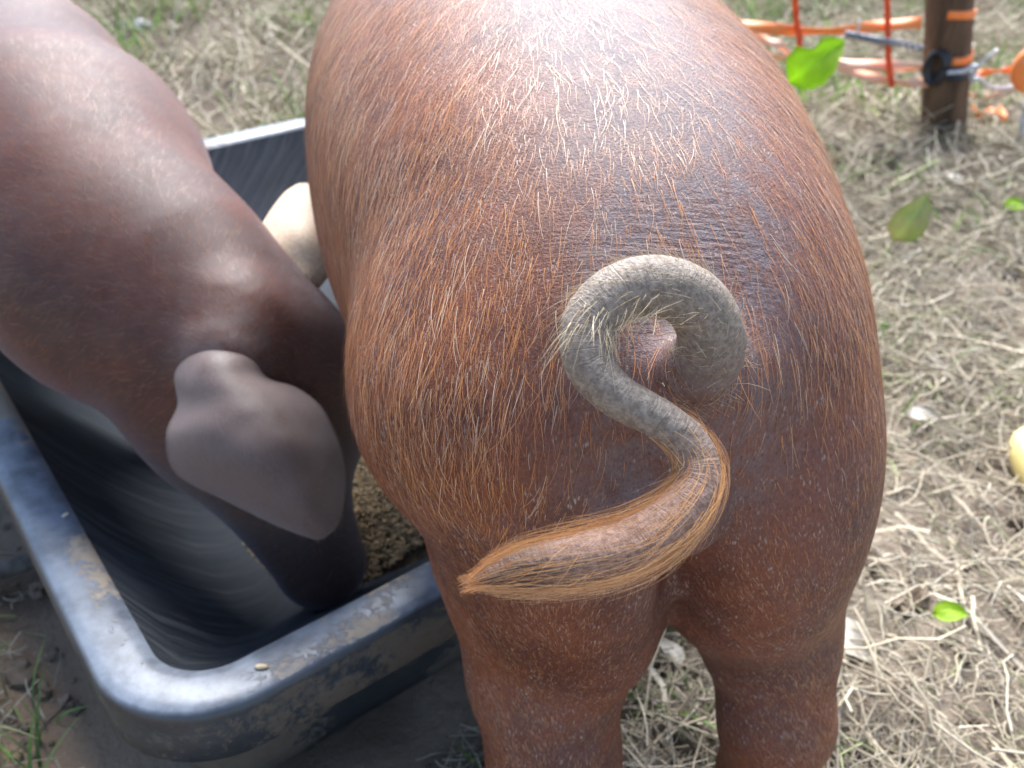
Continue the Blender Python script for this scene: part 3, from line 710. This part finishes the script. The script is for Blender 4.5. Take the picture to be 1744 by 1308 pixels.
en = vnormals(earR[0], earR[1]); HE = body_hair(earR[0], earR[1], en, 9000, None, lambda P: np.tile(np.array([.45, -.1, -.75]), (len(P), 1)), (.003, .008), (.00005, .00008), lambda P, n: np.array([.20, .14, .12]) * (.5 + rng.random((n, 1))))
H = join_h([H, HE])
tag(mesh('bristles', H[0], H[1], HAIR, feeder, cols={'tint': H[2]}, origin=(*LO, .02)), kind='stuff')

# ------------------------------------------------------------------ fence post, netting, wire
pb = atz(1606, 228, 0.0)
post = empty('fence_post', (pb[0], pb[1], 0)); tag(post, 'round brown wooden fence post wrapped with orange tape and black rubber', 'post')
lean = np.array([-.20, .02, 1.0])
pl = lambda z: np.array([pb[0], pb[1], 0]) + lean * z
zz = np.array([-.12, -.02, .06, .14, .22, .30, .40, .52, .66, .80, .83])
V, F_ = tube(np.array([pl(z) for z in zz]), .045 * np.array([1, 1, .99, 1.0, .985, .99, .98, .98, .97, .96, .9]), 28, jitter=.012)
mesh('post_shaft', V, F_, WOOD, post)
def ring(zc, tilt, rad, w, mat, name, turns=1.0, flat=.35, par=post, n=40, start=0.0, pitch=0.0):
    a = np.linspace(start, start + 2 * math.pi * turns, int(n * turns)); C = np.array([pl(zc + tilt * math.sin(t) + pitch * (t - start)) + np.array([math.cos(t) * rad, math.sin(t) * rad, 0]) for t in a])
    V, F_ = tube(C, w, 8, flat); return mesh(name, V, F_, mat, par)
for k in range(1): ring(.142 + .012 * k - .012, .004 + .004 * k, .0478 + .002 * (k % 2), .0062, BLACK, 'rubber_band', flat=.9)
# the knot of black rubber stands on the post's left front
for k in range(3):
    c0 = pl(.145) + np.array([-.034, -.036, 0]); a = np.linspace(0, 2 * math.pi, 26)
    C = np.array([c0 + np.array([.004 * k - .006 + .014 * math.cos(t), -.016 * math.cos(t) * .6 - .006, .030 * math.sin(t)]) for t in a]); V, F_ = tube(C, .0052, 8); mesh('rubber_loop', V, F_, BLACK, post)
ring(.168, .010, .0475, .008, ORANGE, 'orange_tape', turns=.42, flat=.16, start=-1.75); ring(.238, -.006, .0475, .008, ORANGE, 'orange_tape', turns=.5, flat=.16, start=-2.0)
# hooked steel wire
hk = [pl(.140) + np.array([-.02, -.055, 0]), pl(.140) + np.array([.008, -.062, .004]), pl(.142) + np.array([.022, -.066, .012]), pl(.150) + np.array([.034, -.064, .002]), pl(.138) + np.array([.028, -.062, -.010]), pl(.130) + np.array([.040, -.06, .0]), pl(.118) + np.array([.062, -.05, -.004]), pl(.105) + np.array([.085, -.04, 0]), pl(.104) + np.array([.115, -.03, 0]), pl(.112) + np.array([.15, -.02, 0]), pl(.125) + np.array([.185, -.01, 0])]
V, F_ = tube(spline(np.array(hk), 60), .0046, 8); wire = mesh('wire_hook', V, F_, STEEL, post)
V, F_ = tube(spline(np.array([hk[3], hk[3] + [.012, 0, .018], hk[3] + [.03, 0, .034]]), 10), .003, 6); mesh('wire_end', V, F_, STEEL, wire)

def flat_strip(pts, w, mat, name, parent, n=60, twist=.6, seedo=0.0):
    C = spline(np.array(pts), n); T = nrm(np.gradient(C, axis=0)); ang = twist * np.sin(np.linspace(0, 9, n) + seedo)
    up = np.stack([np.zeros(n), np.sin(ang) * .8, np.cos(ang)], 1); up = nrm(up - T * np.sum(up * T, 1, keepdims=True)); nn = np.cross(T, up)
    V = np.stack([C - up * w - nn * .0006, C + up * w - nn * .0006, C + up * w + nn * .0006, C - up * w + nn * .0006], 1).reshape(-1, 3)
    i = np.arange(n - 1)[:, None] * 4; j = np.arange(4)[None]; j2 = (j + 1) % 4
    q = np.stack([i + j, i + j2, i + 4 + j2, i + 4 + j], -1).reshape(-1, 4); q = np.concatenate([q, [[0, 1, 2, 3][::-1], [4 * n - 4, 4 * n - 3, 4 * n - 2, 4 * n - 1]]])
    return mesh(name, V, q, mat, parent)
net = empty('orange_netting', (pb[0] - .25, pb[1], 0)); tag(net, 'slack orange plastic fence netting with red cords left of the post', 'netting')
def fy(x): return pb[1] - .03 + .10 * (pb[0] - x)
def on_fence(px, py, off=0.0):
    # where the line of sight meets the upright fence line
    d = 2.0
    for _ in range(6):
        p = at(px, py, d); d += (fy(p[0]) + off - p[1]) / cP
    return at(px, py, d)
hs = [[(1180, 42), (1270, 44), (1350, 52), (1430, 52), (1500, 44), (1570, 38)], [(1200, 88), (1290, 95), (1360, 100), (1420, 108), (1500, 112), (1575, 114)], [(1190, 20), (1290, 64), (1330, 78), (1350, 100)], [(1420, 106), (1470, 128), (1530, 140), (1580, 140)]]
for k, h in enumerate(hs): flat_strip([on_fence(a, b) for a, b in h], (.011, .011, .008, .010)[k], (ORANGE, ORANGE_PALE, ORANGE_PALE, ORANGE_PALE)[k], 'tape_strand', net, twist=.9, seedo=k * 1.7)
for h in ([(1352, -60), (1354, 0), (1357, 40), (1362, 66), (1358, 98)], [(1506, -60), (1511, 0), (1512, 60), (1514, 110), (1520, 148)], [(1200, -40), (1205, 40), (1210, 95)]):
    V, F_ = tube(spline(np.array([on_fence(a, b, -.012) for a, b in h]), 30), .0062, 8, .6); mesh('cord', V, F_, RED_CORD, net)
net2 = empty('orange_netting', (pb[0] + .25, pb[1], 0)); tag(net2, 'collapsed orange netting lying in the grass right of the post', 'netting')
for k, h in enumerate([[(1640, 30), (1650, 60), (1646, 100)], [(1650, 130), (1690, 122), (1730, 118), (1800, 112)], [(1640, 158), (1680, 165), (1720, 150), (1790, 150)], [(1655, 182), (1670, 195), (1690, 190), (1712, 205), (1700, 185)]]):
    flat_strip([on_fence(a, b, .03) if b < 150 else atz(a, b, .025) for a, b in h], (.007, .008, .007, .009)[k], (ORANGE, ORANGE, ORANGE_PALE, ORANGE)[k], 'tape_strand', net2, twist=1.1, seedo=k)
bw = empty('twisted_wire', on_fence(1500, 70) * [1, 1, 0]); tag(bw, 'grey twisted steel fence wire running to the brown post', 'wire')
C = spline(np.array([on_fence(a, b, -.03) for a, b in ((1440, 58), (1460, 62), (1480, 66), (1500, 70), (1530, 74), (1572, 84))]), 160); T, N, B = frames(C); ph = np.linspace(0, 120, 160)[:, None]
for o_ in (0, math.pi):
    V, F_ = tube(C + .005 * (np.cos(ph * .5 + o_) * N + np.sin(ph * .5 + o_) * B), .0028, 6); mesh('wire_strand', V, F_, DULL, bw)
V, F_ = tube(spline(np.array([on_fence(1458, 62, -.03), on_fence(1462, 46, -.03), on_fence(1464, 34, -.03)]), 6), .0025, 6); mesh('barb', V, F_, STEEL, bw)
# orange round thing at the right edge
oc = on_fence(1768, 118, -.05)
def blob(c, r, seed, amp=.12, nu=18, nv=12):
    th = np.linspace(0, 2 * math.pi, nu, endpoint=False); ph = np.linspace(0, math.pi, nv + 2)[1:-1]
    D_ = np.concatenate([[[0, 0, 1.0]], np.stack([np.outer(np.sin(ph), np.cos(th)), np.outer(np.sin(ph), np.sin(th)), np.outer(np.cos(ph), np.ones(nu))], -1).reshape(-1, 3), [[0, 0, -1.0]]])
    V = D_ * np.array(r) * (1 + amp * 2 * (fbm(D_ * 1.6 + seed * 7.7, seed, 3) - .5))[:, None] + c
    j = np.arange(nu); jn = (j + 1) % nu; q = np.concatenate([np.stack([1 + a * nu + j, 1 + (a + 1) * nu + j, 1 + (a + 1) * nu + jn, 1 + a * nu + jn], -1) for a in range(nv - 1)])
    e = len(V) - 1; t = np.concatenate([np.stack([np.zeros(nu, int), 1 + j, 1 + jn], -1), np.stack([np.full(nu, e), 1 + (nv - 1) * nu + jn, 1 + (nv - 1) * nu + j], -1)])
    return V, [q, t]
V, F_ = tube(np.array([[oc[0] - .004, oc[1] - .008 + t, oc[2]] for t in (0, .003, .013, .016)]), np.array([.040, .046, .046, .040]), 26)
disc = mesh('insulator_disc', V, F_, ORANGE, origin=oc); tag(disc, 'bright orange plastic disc hanging on the fence beside the hooked wire', 'fence fitting')
V, F_ = tube(np.array([oc + [0, .004, -.035], [oc[0] + .01, oc[1] + .004, -.03]]), .007, 8); mesh('stake', V, F_, STEEL, disc, origin=oc)

# ------------------------------------------------------------------ leaves, fruit, stones, stick
def leaf_mesh(L, Wd, curl, fold, notch=0.0, nu=12, nv=9):
    u = np.linspace(0, 1, nu)[:, None]; t = np.linspace(-1, 1, nv)[None]
    w = Wd * np.sin(np.pi * u ** .75) ** .8 * (1 - .25 * u) * (1 + .06 * np.sin(u * 40)) * np.where(t > 0, 1 - notch * np.exp(-((u - .55) / .12) ** 2), 1)
    X = L * u + 0 * t; Y = w * t; Z = -curl * (u - .5) ** 2 * L + fold * np.abs(Y) + .02 * L * np.sin(6 * u + 3 * t)
    V = np.stack([X, Y, Z], -1).reshape(-1, 3); V = np.concatenate([V, V - [0, 0, .0007]]); k = nu * nv
    i = (np.arange(nu - 1)[:, None] * nv + np.arange(nv - 1)[None]).ravel(); q = np.stack([i, i + nv, i + nv + 1, i + 1], -1)
    edge = np.concatenate([np.arange(nv), np.arange(1, nu) * nv + nv - 1, (nu - 1) * nv + np.arange(nv - 2, -1, -1), np.arange(nu - 2, 0, -1) * nv]); e2 = np.roll(edge, -1)
    vein = np.maximum(np.exp(-(t / .09) ** 2) + 0 * u, .6 * np.clip(np.cos(u * 46 - np.abs(t) * 9), 0, 1) ** 12)
    return V, np.concatenate([q, (q + k)[:, ::-1], np.stack([edge, edge + k, e2 + k, e2], -1)]), np.concatenate([vein.ravel()] * 2)
from mathutils import Euler
def leaf(pos, L, Wd, rot, mat, label, curl=.5, fold=.25, stem=None, notch=0.0):
    V, q, ve = leaf_mesh(L, Wd, curl, fold, notch); V = V - [L / 2, 0, 0]
    Rm = np.array(Euler(rot).to_matrix()); V = V @ Rm.T + pos
    o = mesh('leaf', V, q, mat, attrs={'vein': ve}, origin=pos); tag(o, label, 'leaf')
    if stem is not None:
        b = V[0 * 9 + 4]; C = spline(np.array([b, (b + stem) / 2 + [.006, 0, .01], stem]), 10); sv, sf = tube(C, np.linspace(.0016, .0024, 10), 6); mesh('stem', sv, sf, mat, o, origin=pos)
    return o
LG = leaf_mat('bright_green_leaf', (.40, .60, .03), (.46, .66, .06), .6); LY = leaf_mat('yellow_green_leaf', (.40, .46, .16), (.52, .48, .24), .4); LW = leaf_mat('dry_pale_leaf', (.50, .46, .38), (.40, .35, .28), .15); LB = leaf_mat('dead_brown_leaf', (.20, .11, .06), (.28, .17, .10), .15)
g1 = atz(1385, 180, 0.0)
leaf(at(1392, 102, 1.62), .115, .045, (R(58), R(-38), R(8)), LG, 'big bright green leaf standing in front of the orange netting', stem=atz(1372, 178, .0), notch=.5)
leaf(at(1553, 372, 1.42), .085, .030, (R(62), R(-62), R(10)), LY, 'yellowish green leaf upright in straw below the brown post', stem=atz(1480, 465, .0))
leaf(atz(1622, 1042, .03), .032, .011, (R(20), R(-5), R(-8)), LG, 'small fresh green leaf scrap lying in pale straw')
leaf(atz(1576, 706, .025), .040, .012, (R(14), R(6), R(-10)), LW, 'bleached pale leaf lying flat on the straw')
leaf(atz(1450, 1090, .02), .05, .022, (R(10), R(8), R(-50)), LW, 'pale grey dry leaf beside the hind leg of the pig')
leaf(atz(1735, 348, .03), .055, .014, (R(30), R(10), R(15)), LG, 'narrow green leaf low in straw right of the brown post')
leaf(atz(612, 765, .080), .032, .011, (R(25), R(12), R(20)), LG, 'green leaf scrap lying on the grain in the trough', fold=.5)
leaf(atz(1490, 188, .05), .04, .016, (R(40), R(20), R(60)), LY, 'small yellow leaf among grass under the orange netting')
leaf(atz(310, 118, .03), .035, .015, (R(20), R(10), R(60)), LB, 'reddish brown dead leaf in grass behind the trough')
leaf(atz(1505, 260, .03), .05, .02, (R(20), R(10), R(160)), LB, 'dead brown leaf on straw left of the post foot')
leaf(atz(1620, 300, .03), .05, .02, (R(15), R(-10), R(100)), LW, 'pale grey leaf on straw before the post foot')
leaf(atz(1140, 1105, .02), .035, .012, (R(20), R(5), R(120)), LW, 'dry grey green leaf on the straw between the hind legs')
yc = atz(1768, 800, .02)
V, F_ = tube(spline(np.array([yc + [.02, .05, .012], yc + [.0, .03, .010], yc + [-.006, .0, .004], yc + [-.002, -.03, -.006], yc + [.012, -.05, -.01]]), 24), .021 * np.sin(np.linspace(.25, 2.9, 24)) ** .5, 16, jitter=.01)
tag(mesh('squash_piece', V, F_, simple('pale_yellow_rind', (.80, .62, .22), .4, .5, col2=(.85, .75, .42), ns=14), origin=yc), 'pale yellow piece of squash lying in the straw', 'squash')
for i, (px, py, r, lab) in enumerate([(232, 44, .045, 'smooth pale grey stone in grass behind the trough'), (1715, 470, .02, 'dark round stone half buried in the straw')]):
    c = atz(px, py, .008); V, F_ = blob(c, (r, r * .7, r * .4), 5 + i, .15, 22, 14)
    tag(mesh('stone', V, F_, simple('field_stone', ((.42, .43, .45), (.09, .075, .06))[i], .8, .3, ns=60, bump=.6), origin=c), lab, 'stone')
V, F_ = tube(spline(np.array([atz(-120, 985, .012), atz(-20, 975, .018), atz(45, 958, .014), atz(95, 945, .010), atz(150, 935, .004)]), 30), np.linspace(.009, .0075, 30), 10, jitter=.03)
tag(mesh('stick', V, F_, simple('grey_bark', (.17, .15, .135), .85, .2, col2=(.09, .08, .07), ns=80, bump=.8)), 'grey weathered stick lying on the mud against the trough', 'stick')

# ------------------------------------------------------------------ earth clods, straw, grass
ok_feet = lambda xy: np.ones(len(xy), bool)
def region(n, x0, x1, y0, y1): return np.column_stack([x0 + (x1 - x0) * rng.random(n), y0 + (y1 - y0) * rng.random(n)])
xy = np.vstack([region(900, -1.1, -.05, .12, .85), region(1100, -.1, 1.6, .3, 2.4)]); xy = xy[~in_trough(xy, .0)]
nc = len(xy); rad = .0025 + .011 * rng.random(nc) ** 3.2
ub, (uq, ut) = blob(np.zeros(3), (1, 1, 1), 3, .0, 8, 4)[0], blob(np.zeros(3), (1, 1, 1), 3, .0, 8, 4)[1]
dv_ = 1 + .28 * rng.normal(0, 1, (nc, len(ub), 1)); V = np.column_stack([xy, ground_h(xy) + rad * .3])[:, None] + ub[None] * rad[:, None, None] * dv_ * np.array([1, 1, .7])
o = (np.arange(nc) * len(ub))[:, None, None]; col = np.repeat(np.array([.22, .165, .12]) * (.6 + .9 * rng.random((nc, 1))), len(ub), 0)
tag(mesh('earth_clods', V.reshape(-1, 3), [(uq[None] + o).reshape(-1, 4), (ut[None] + o).reshape(-1, 3)], CLOD, cols={'tint': col}, smooth=False), 'crumbly dark earth clods scattered round the trough', 'soil', kind='stuff')

def straw(n, box, L, wd, zmax, cols, curl=1.0, dens=None, sides=3, k=6, rise=.25):
    xy = region(n * 2, *box)
    keep = ~in_trough(xy, .01)
    for fx, fy_ in ((0.02, 0.36), (0.16, 0.39)): keep &= np.hypot(xy[:, 0] - fx, xy[:, 1] - fy_) > .03
    if dens is not None: keep &= rng.random(len(xy)) < dens(xy)
    xy = xy[keep][:n]; n = len(xy)
    ln = L[0] + (L[1] - L[0]) * rng.random(n) ** 1.8; a0 = rng.random(n) * 6.283
    cv = rng.normal(0, 1.0, n) * curl; el = rng.normal(0, rise, n)
    s = np.linspace(-.5, .5, k)[None]
    ang = a0[:, None] + cv[:, None] * s + .35 * rng.normal(0, 1, (n, k)) * .5
    st = ln[:, None] / (k - 1); dx = np.cos(ang) * st; dy = np.sin(ang) * st
    X = xy[:, :1] + np.cumsum(dx, 1) - dx.sum(1, keepdims=True) / 2; Y = xy[:, 1:] + np.cumsum(dy, 1) - dy.sum(1, keepdims=True) / 2
    gh = ground_h(np.stack([X.ravel(), Y.ravel()], 1)).reshape(X.shape)
    Z = gh + .0015 + zmax * rng.random(n)[:, None] ** 1.6 + ln[:, None] * s * el[:, None] + .12 * ln[:, None] * (.25 - s ** 2) * rng.random(n)[:, None]
    Z = np.maximum(Z, gh + .001)
    kx = rng.random(n) < .0
    P = np.stack([X, Y, Z], -1)
    W_ = (wd[0] + (wd[1] - wd[0]) * rng.random(n) ** 1.7)[:, None] * np.linspace(1, .65, k)[None]
    ins = in_trough(P[:, :, :2].reshape(-1, 2), .004).reshape(X.shape).any(1) ; P = P[~ins]; W_ = W_[~ins]
    V, F_, per = strands(P, W_, None, sides)
    ci = rng.choice(len(cols), len(P), p=np.array([c[3] for c in cols]) / sum(c[3] for c in cols)); c = np.array([c[:3] for c in cols])[ci] * (.7 + .55 * rng.random((len(P), 1)))
    return V, F_, np.repeat(c, per, 0)
SC1 = [(.57, .48, .34, 4), (.48, .42, .32, 3), (.66, .59, .46, 2), (.30, .24, .17, 3), (.34, .36, .18, .8)]
SC2 = [(.56, .49, .36, 3), (.66, .58, .43, 3), (.34, .27, .19, 2), (.30, .34, .14, 1.0)]
dens_r = lambda p: np.clip(sstep(-.12, .12, p[:, 0]) * (.25 + 1.2 * sstep(.35, .62, fbm(p * 4.5, 52))), .03, 1)
dens_l = lambda p: np.clip(sstep(.45, .9, p[:, 1]) * (.4 + fbm(p * 5, 53)), .04, 1)
S1 = straw(11000, (-.1, 1.25, .28, 1.6), (.03, .17), (.0005, .0017), .028, SC1, .9, dens_r)
S1b = straw(16000, (-.1, 1.25, .28, 1.6), (.012, .06), (.0005, .0014), .014, SC1, .8, None)
S2 = straw(11000, (-.2, 1.9, 1.5, 3.6), (.06, .26), (.0008, .0028), .035, SC2 + SC1[:1], .9, None, rise=.35)
S3 = straw(11000, (-1.7, .2, 1.0, 3.6), (.05, .26), (.0009, .0032), .05, SC2, .9, lambda p: np.clip(.15 + 1.6 * sstep(.62, .42, fbm(p * 6, 41)), 0, 1), rise=.5)
S4 = straw(1100, (-1.0, .0, .15, .9), (.03, .13), (.0006, .0016), .012, SC2, 1.2, None)
S5 = straw(450, (-.1, 1.5, .28, 2.2), (.05, .18), (.0016, .0032), .02, SC1, .8, None, 2, 7)
V, F_, C_ = join_h([S1, S1b, S2, S3, S4, S5])
tag(mesh('straw', V, F_, STRAW, cols={'tint': C_}), 'tangled pale dry straw and hay covering the ground', 'straw', kind='stuff')

def blades(n, box, L, wd, dens=None, lean_=.6, cols=((.13, .24, .05, 3), (.20, .30, .09, 2), (.32, .34, .15, 1))):
    xy = region(n * 3, *box); keep = ~in_trough(xy, .015)
    if dens is not None: keep &= rng.random(len(xy)) < dens(xy)
    xy = xy[keep][:n]; n = len(xy); k = 6
    ln = L[0] + (L[1] - L[0]) * rng.random(n); a = rng.random(n) * 6.283; le = lean_ * (.35 + rng.random(n))
    s = np.linspace(0, 1, k)[None]; hor = ln[:, None] * le[:, None] * s ** 1.6; ver = ln[:, None] * (s - .45 * le[:, None] * s ** 2.2)
    P = np.stack([xy[:, :1] + np.cos(a)[:, None] * hor, xy[:, 1:] + np.sin(a)[:, None] * hor, ground_h(xy)[:, None] - .003 + ver], -1)
    ins = in_trough(P[:, :, :2].reshape(-1, 2), .002).reshape(P.shape[:2]).any(1); P = P[~ins]; n = len(P); a = a[~ins]
    W_ = (wd[0] + (wd[1] - wd[0]) * rng.random(n))[:, None] * (1 - s ** 2.5 * .9)
    V, F_, per = strands(P, W_, np.stack([np.cos(a) * .2, np.sin(a) * .2, np.full(n, 1.0)], 1) + rng.normal(0, .5, (n, 3)))
    ci = rng.choice(len(cols), n, p=np.array([c[3] for c in cols]) / sum(c[3] for c in cols)); c = np.array([c[:3] for c in cols])[ci] * (.75 + .5 * rng.random((n, 1)))
    return V, F_, np.repeat(c, per, 0)
clump = lambda th, sc=6, sd=77: (lambda p: sstep(th, th + .12, fbm(p * sc, sd)))
G = join_h([blades(2600, (-.3, 2.2, 2.0, 3.8), (.05, .16), (.0015, .0035), clump(.45)), blades(1500, (-1.6, .2, 1.5, 3.8), (.05, .16), (.0018, .0042), clump(.55, 5, 12)),
            blades(420, (.2, 1.5, .7, 2.1), (.03, .09), (.001, .0022), clump(.55, 7, 31)), blades(380, (-.75, -.05, .2, .55), (.03, .09), (.001, .0024), clump(.48, 9, 5), .9), blades(60, (-.15, .25, .3, .6), (.03, .08), (.001, .002), None, 1.0)])
tag(mesh('grass', G[0], G[1], GRASS, cols={'tint': G[2]}), 'green grass blades growing through the straw', 'grass', kind='stuff')
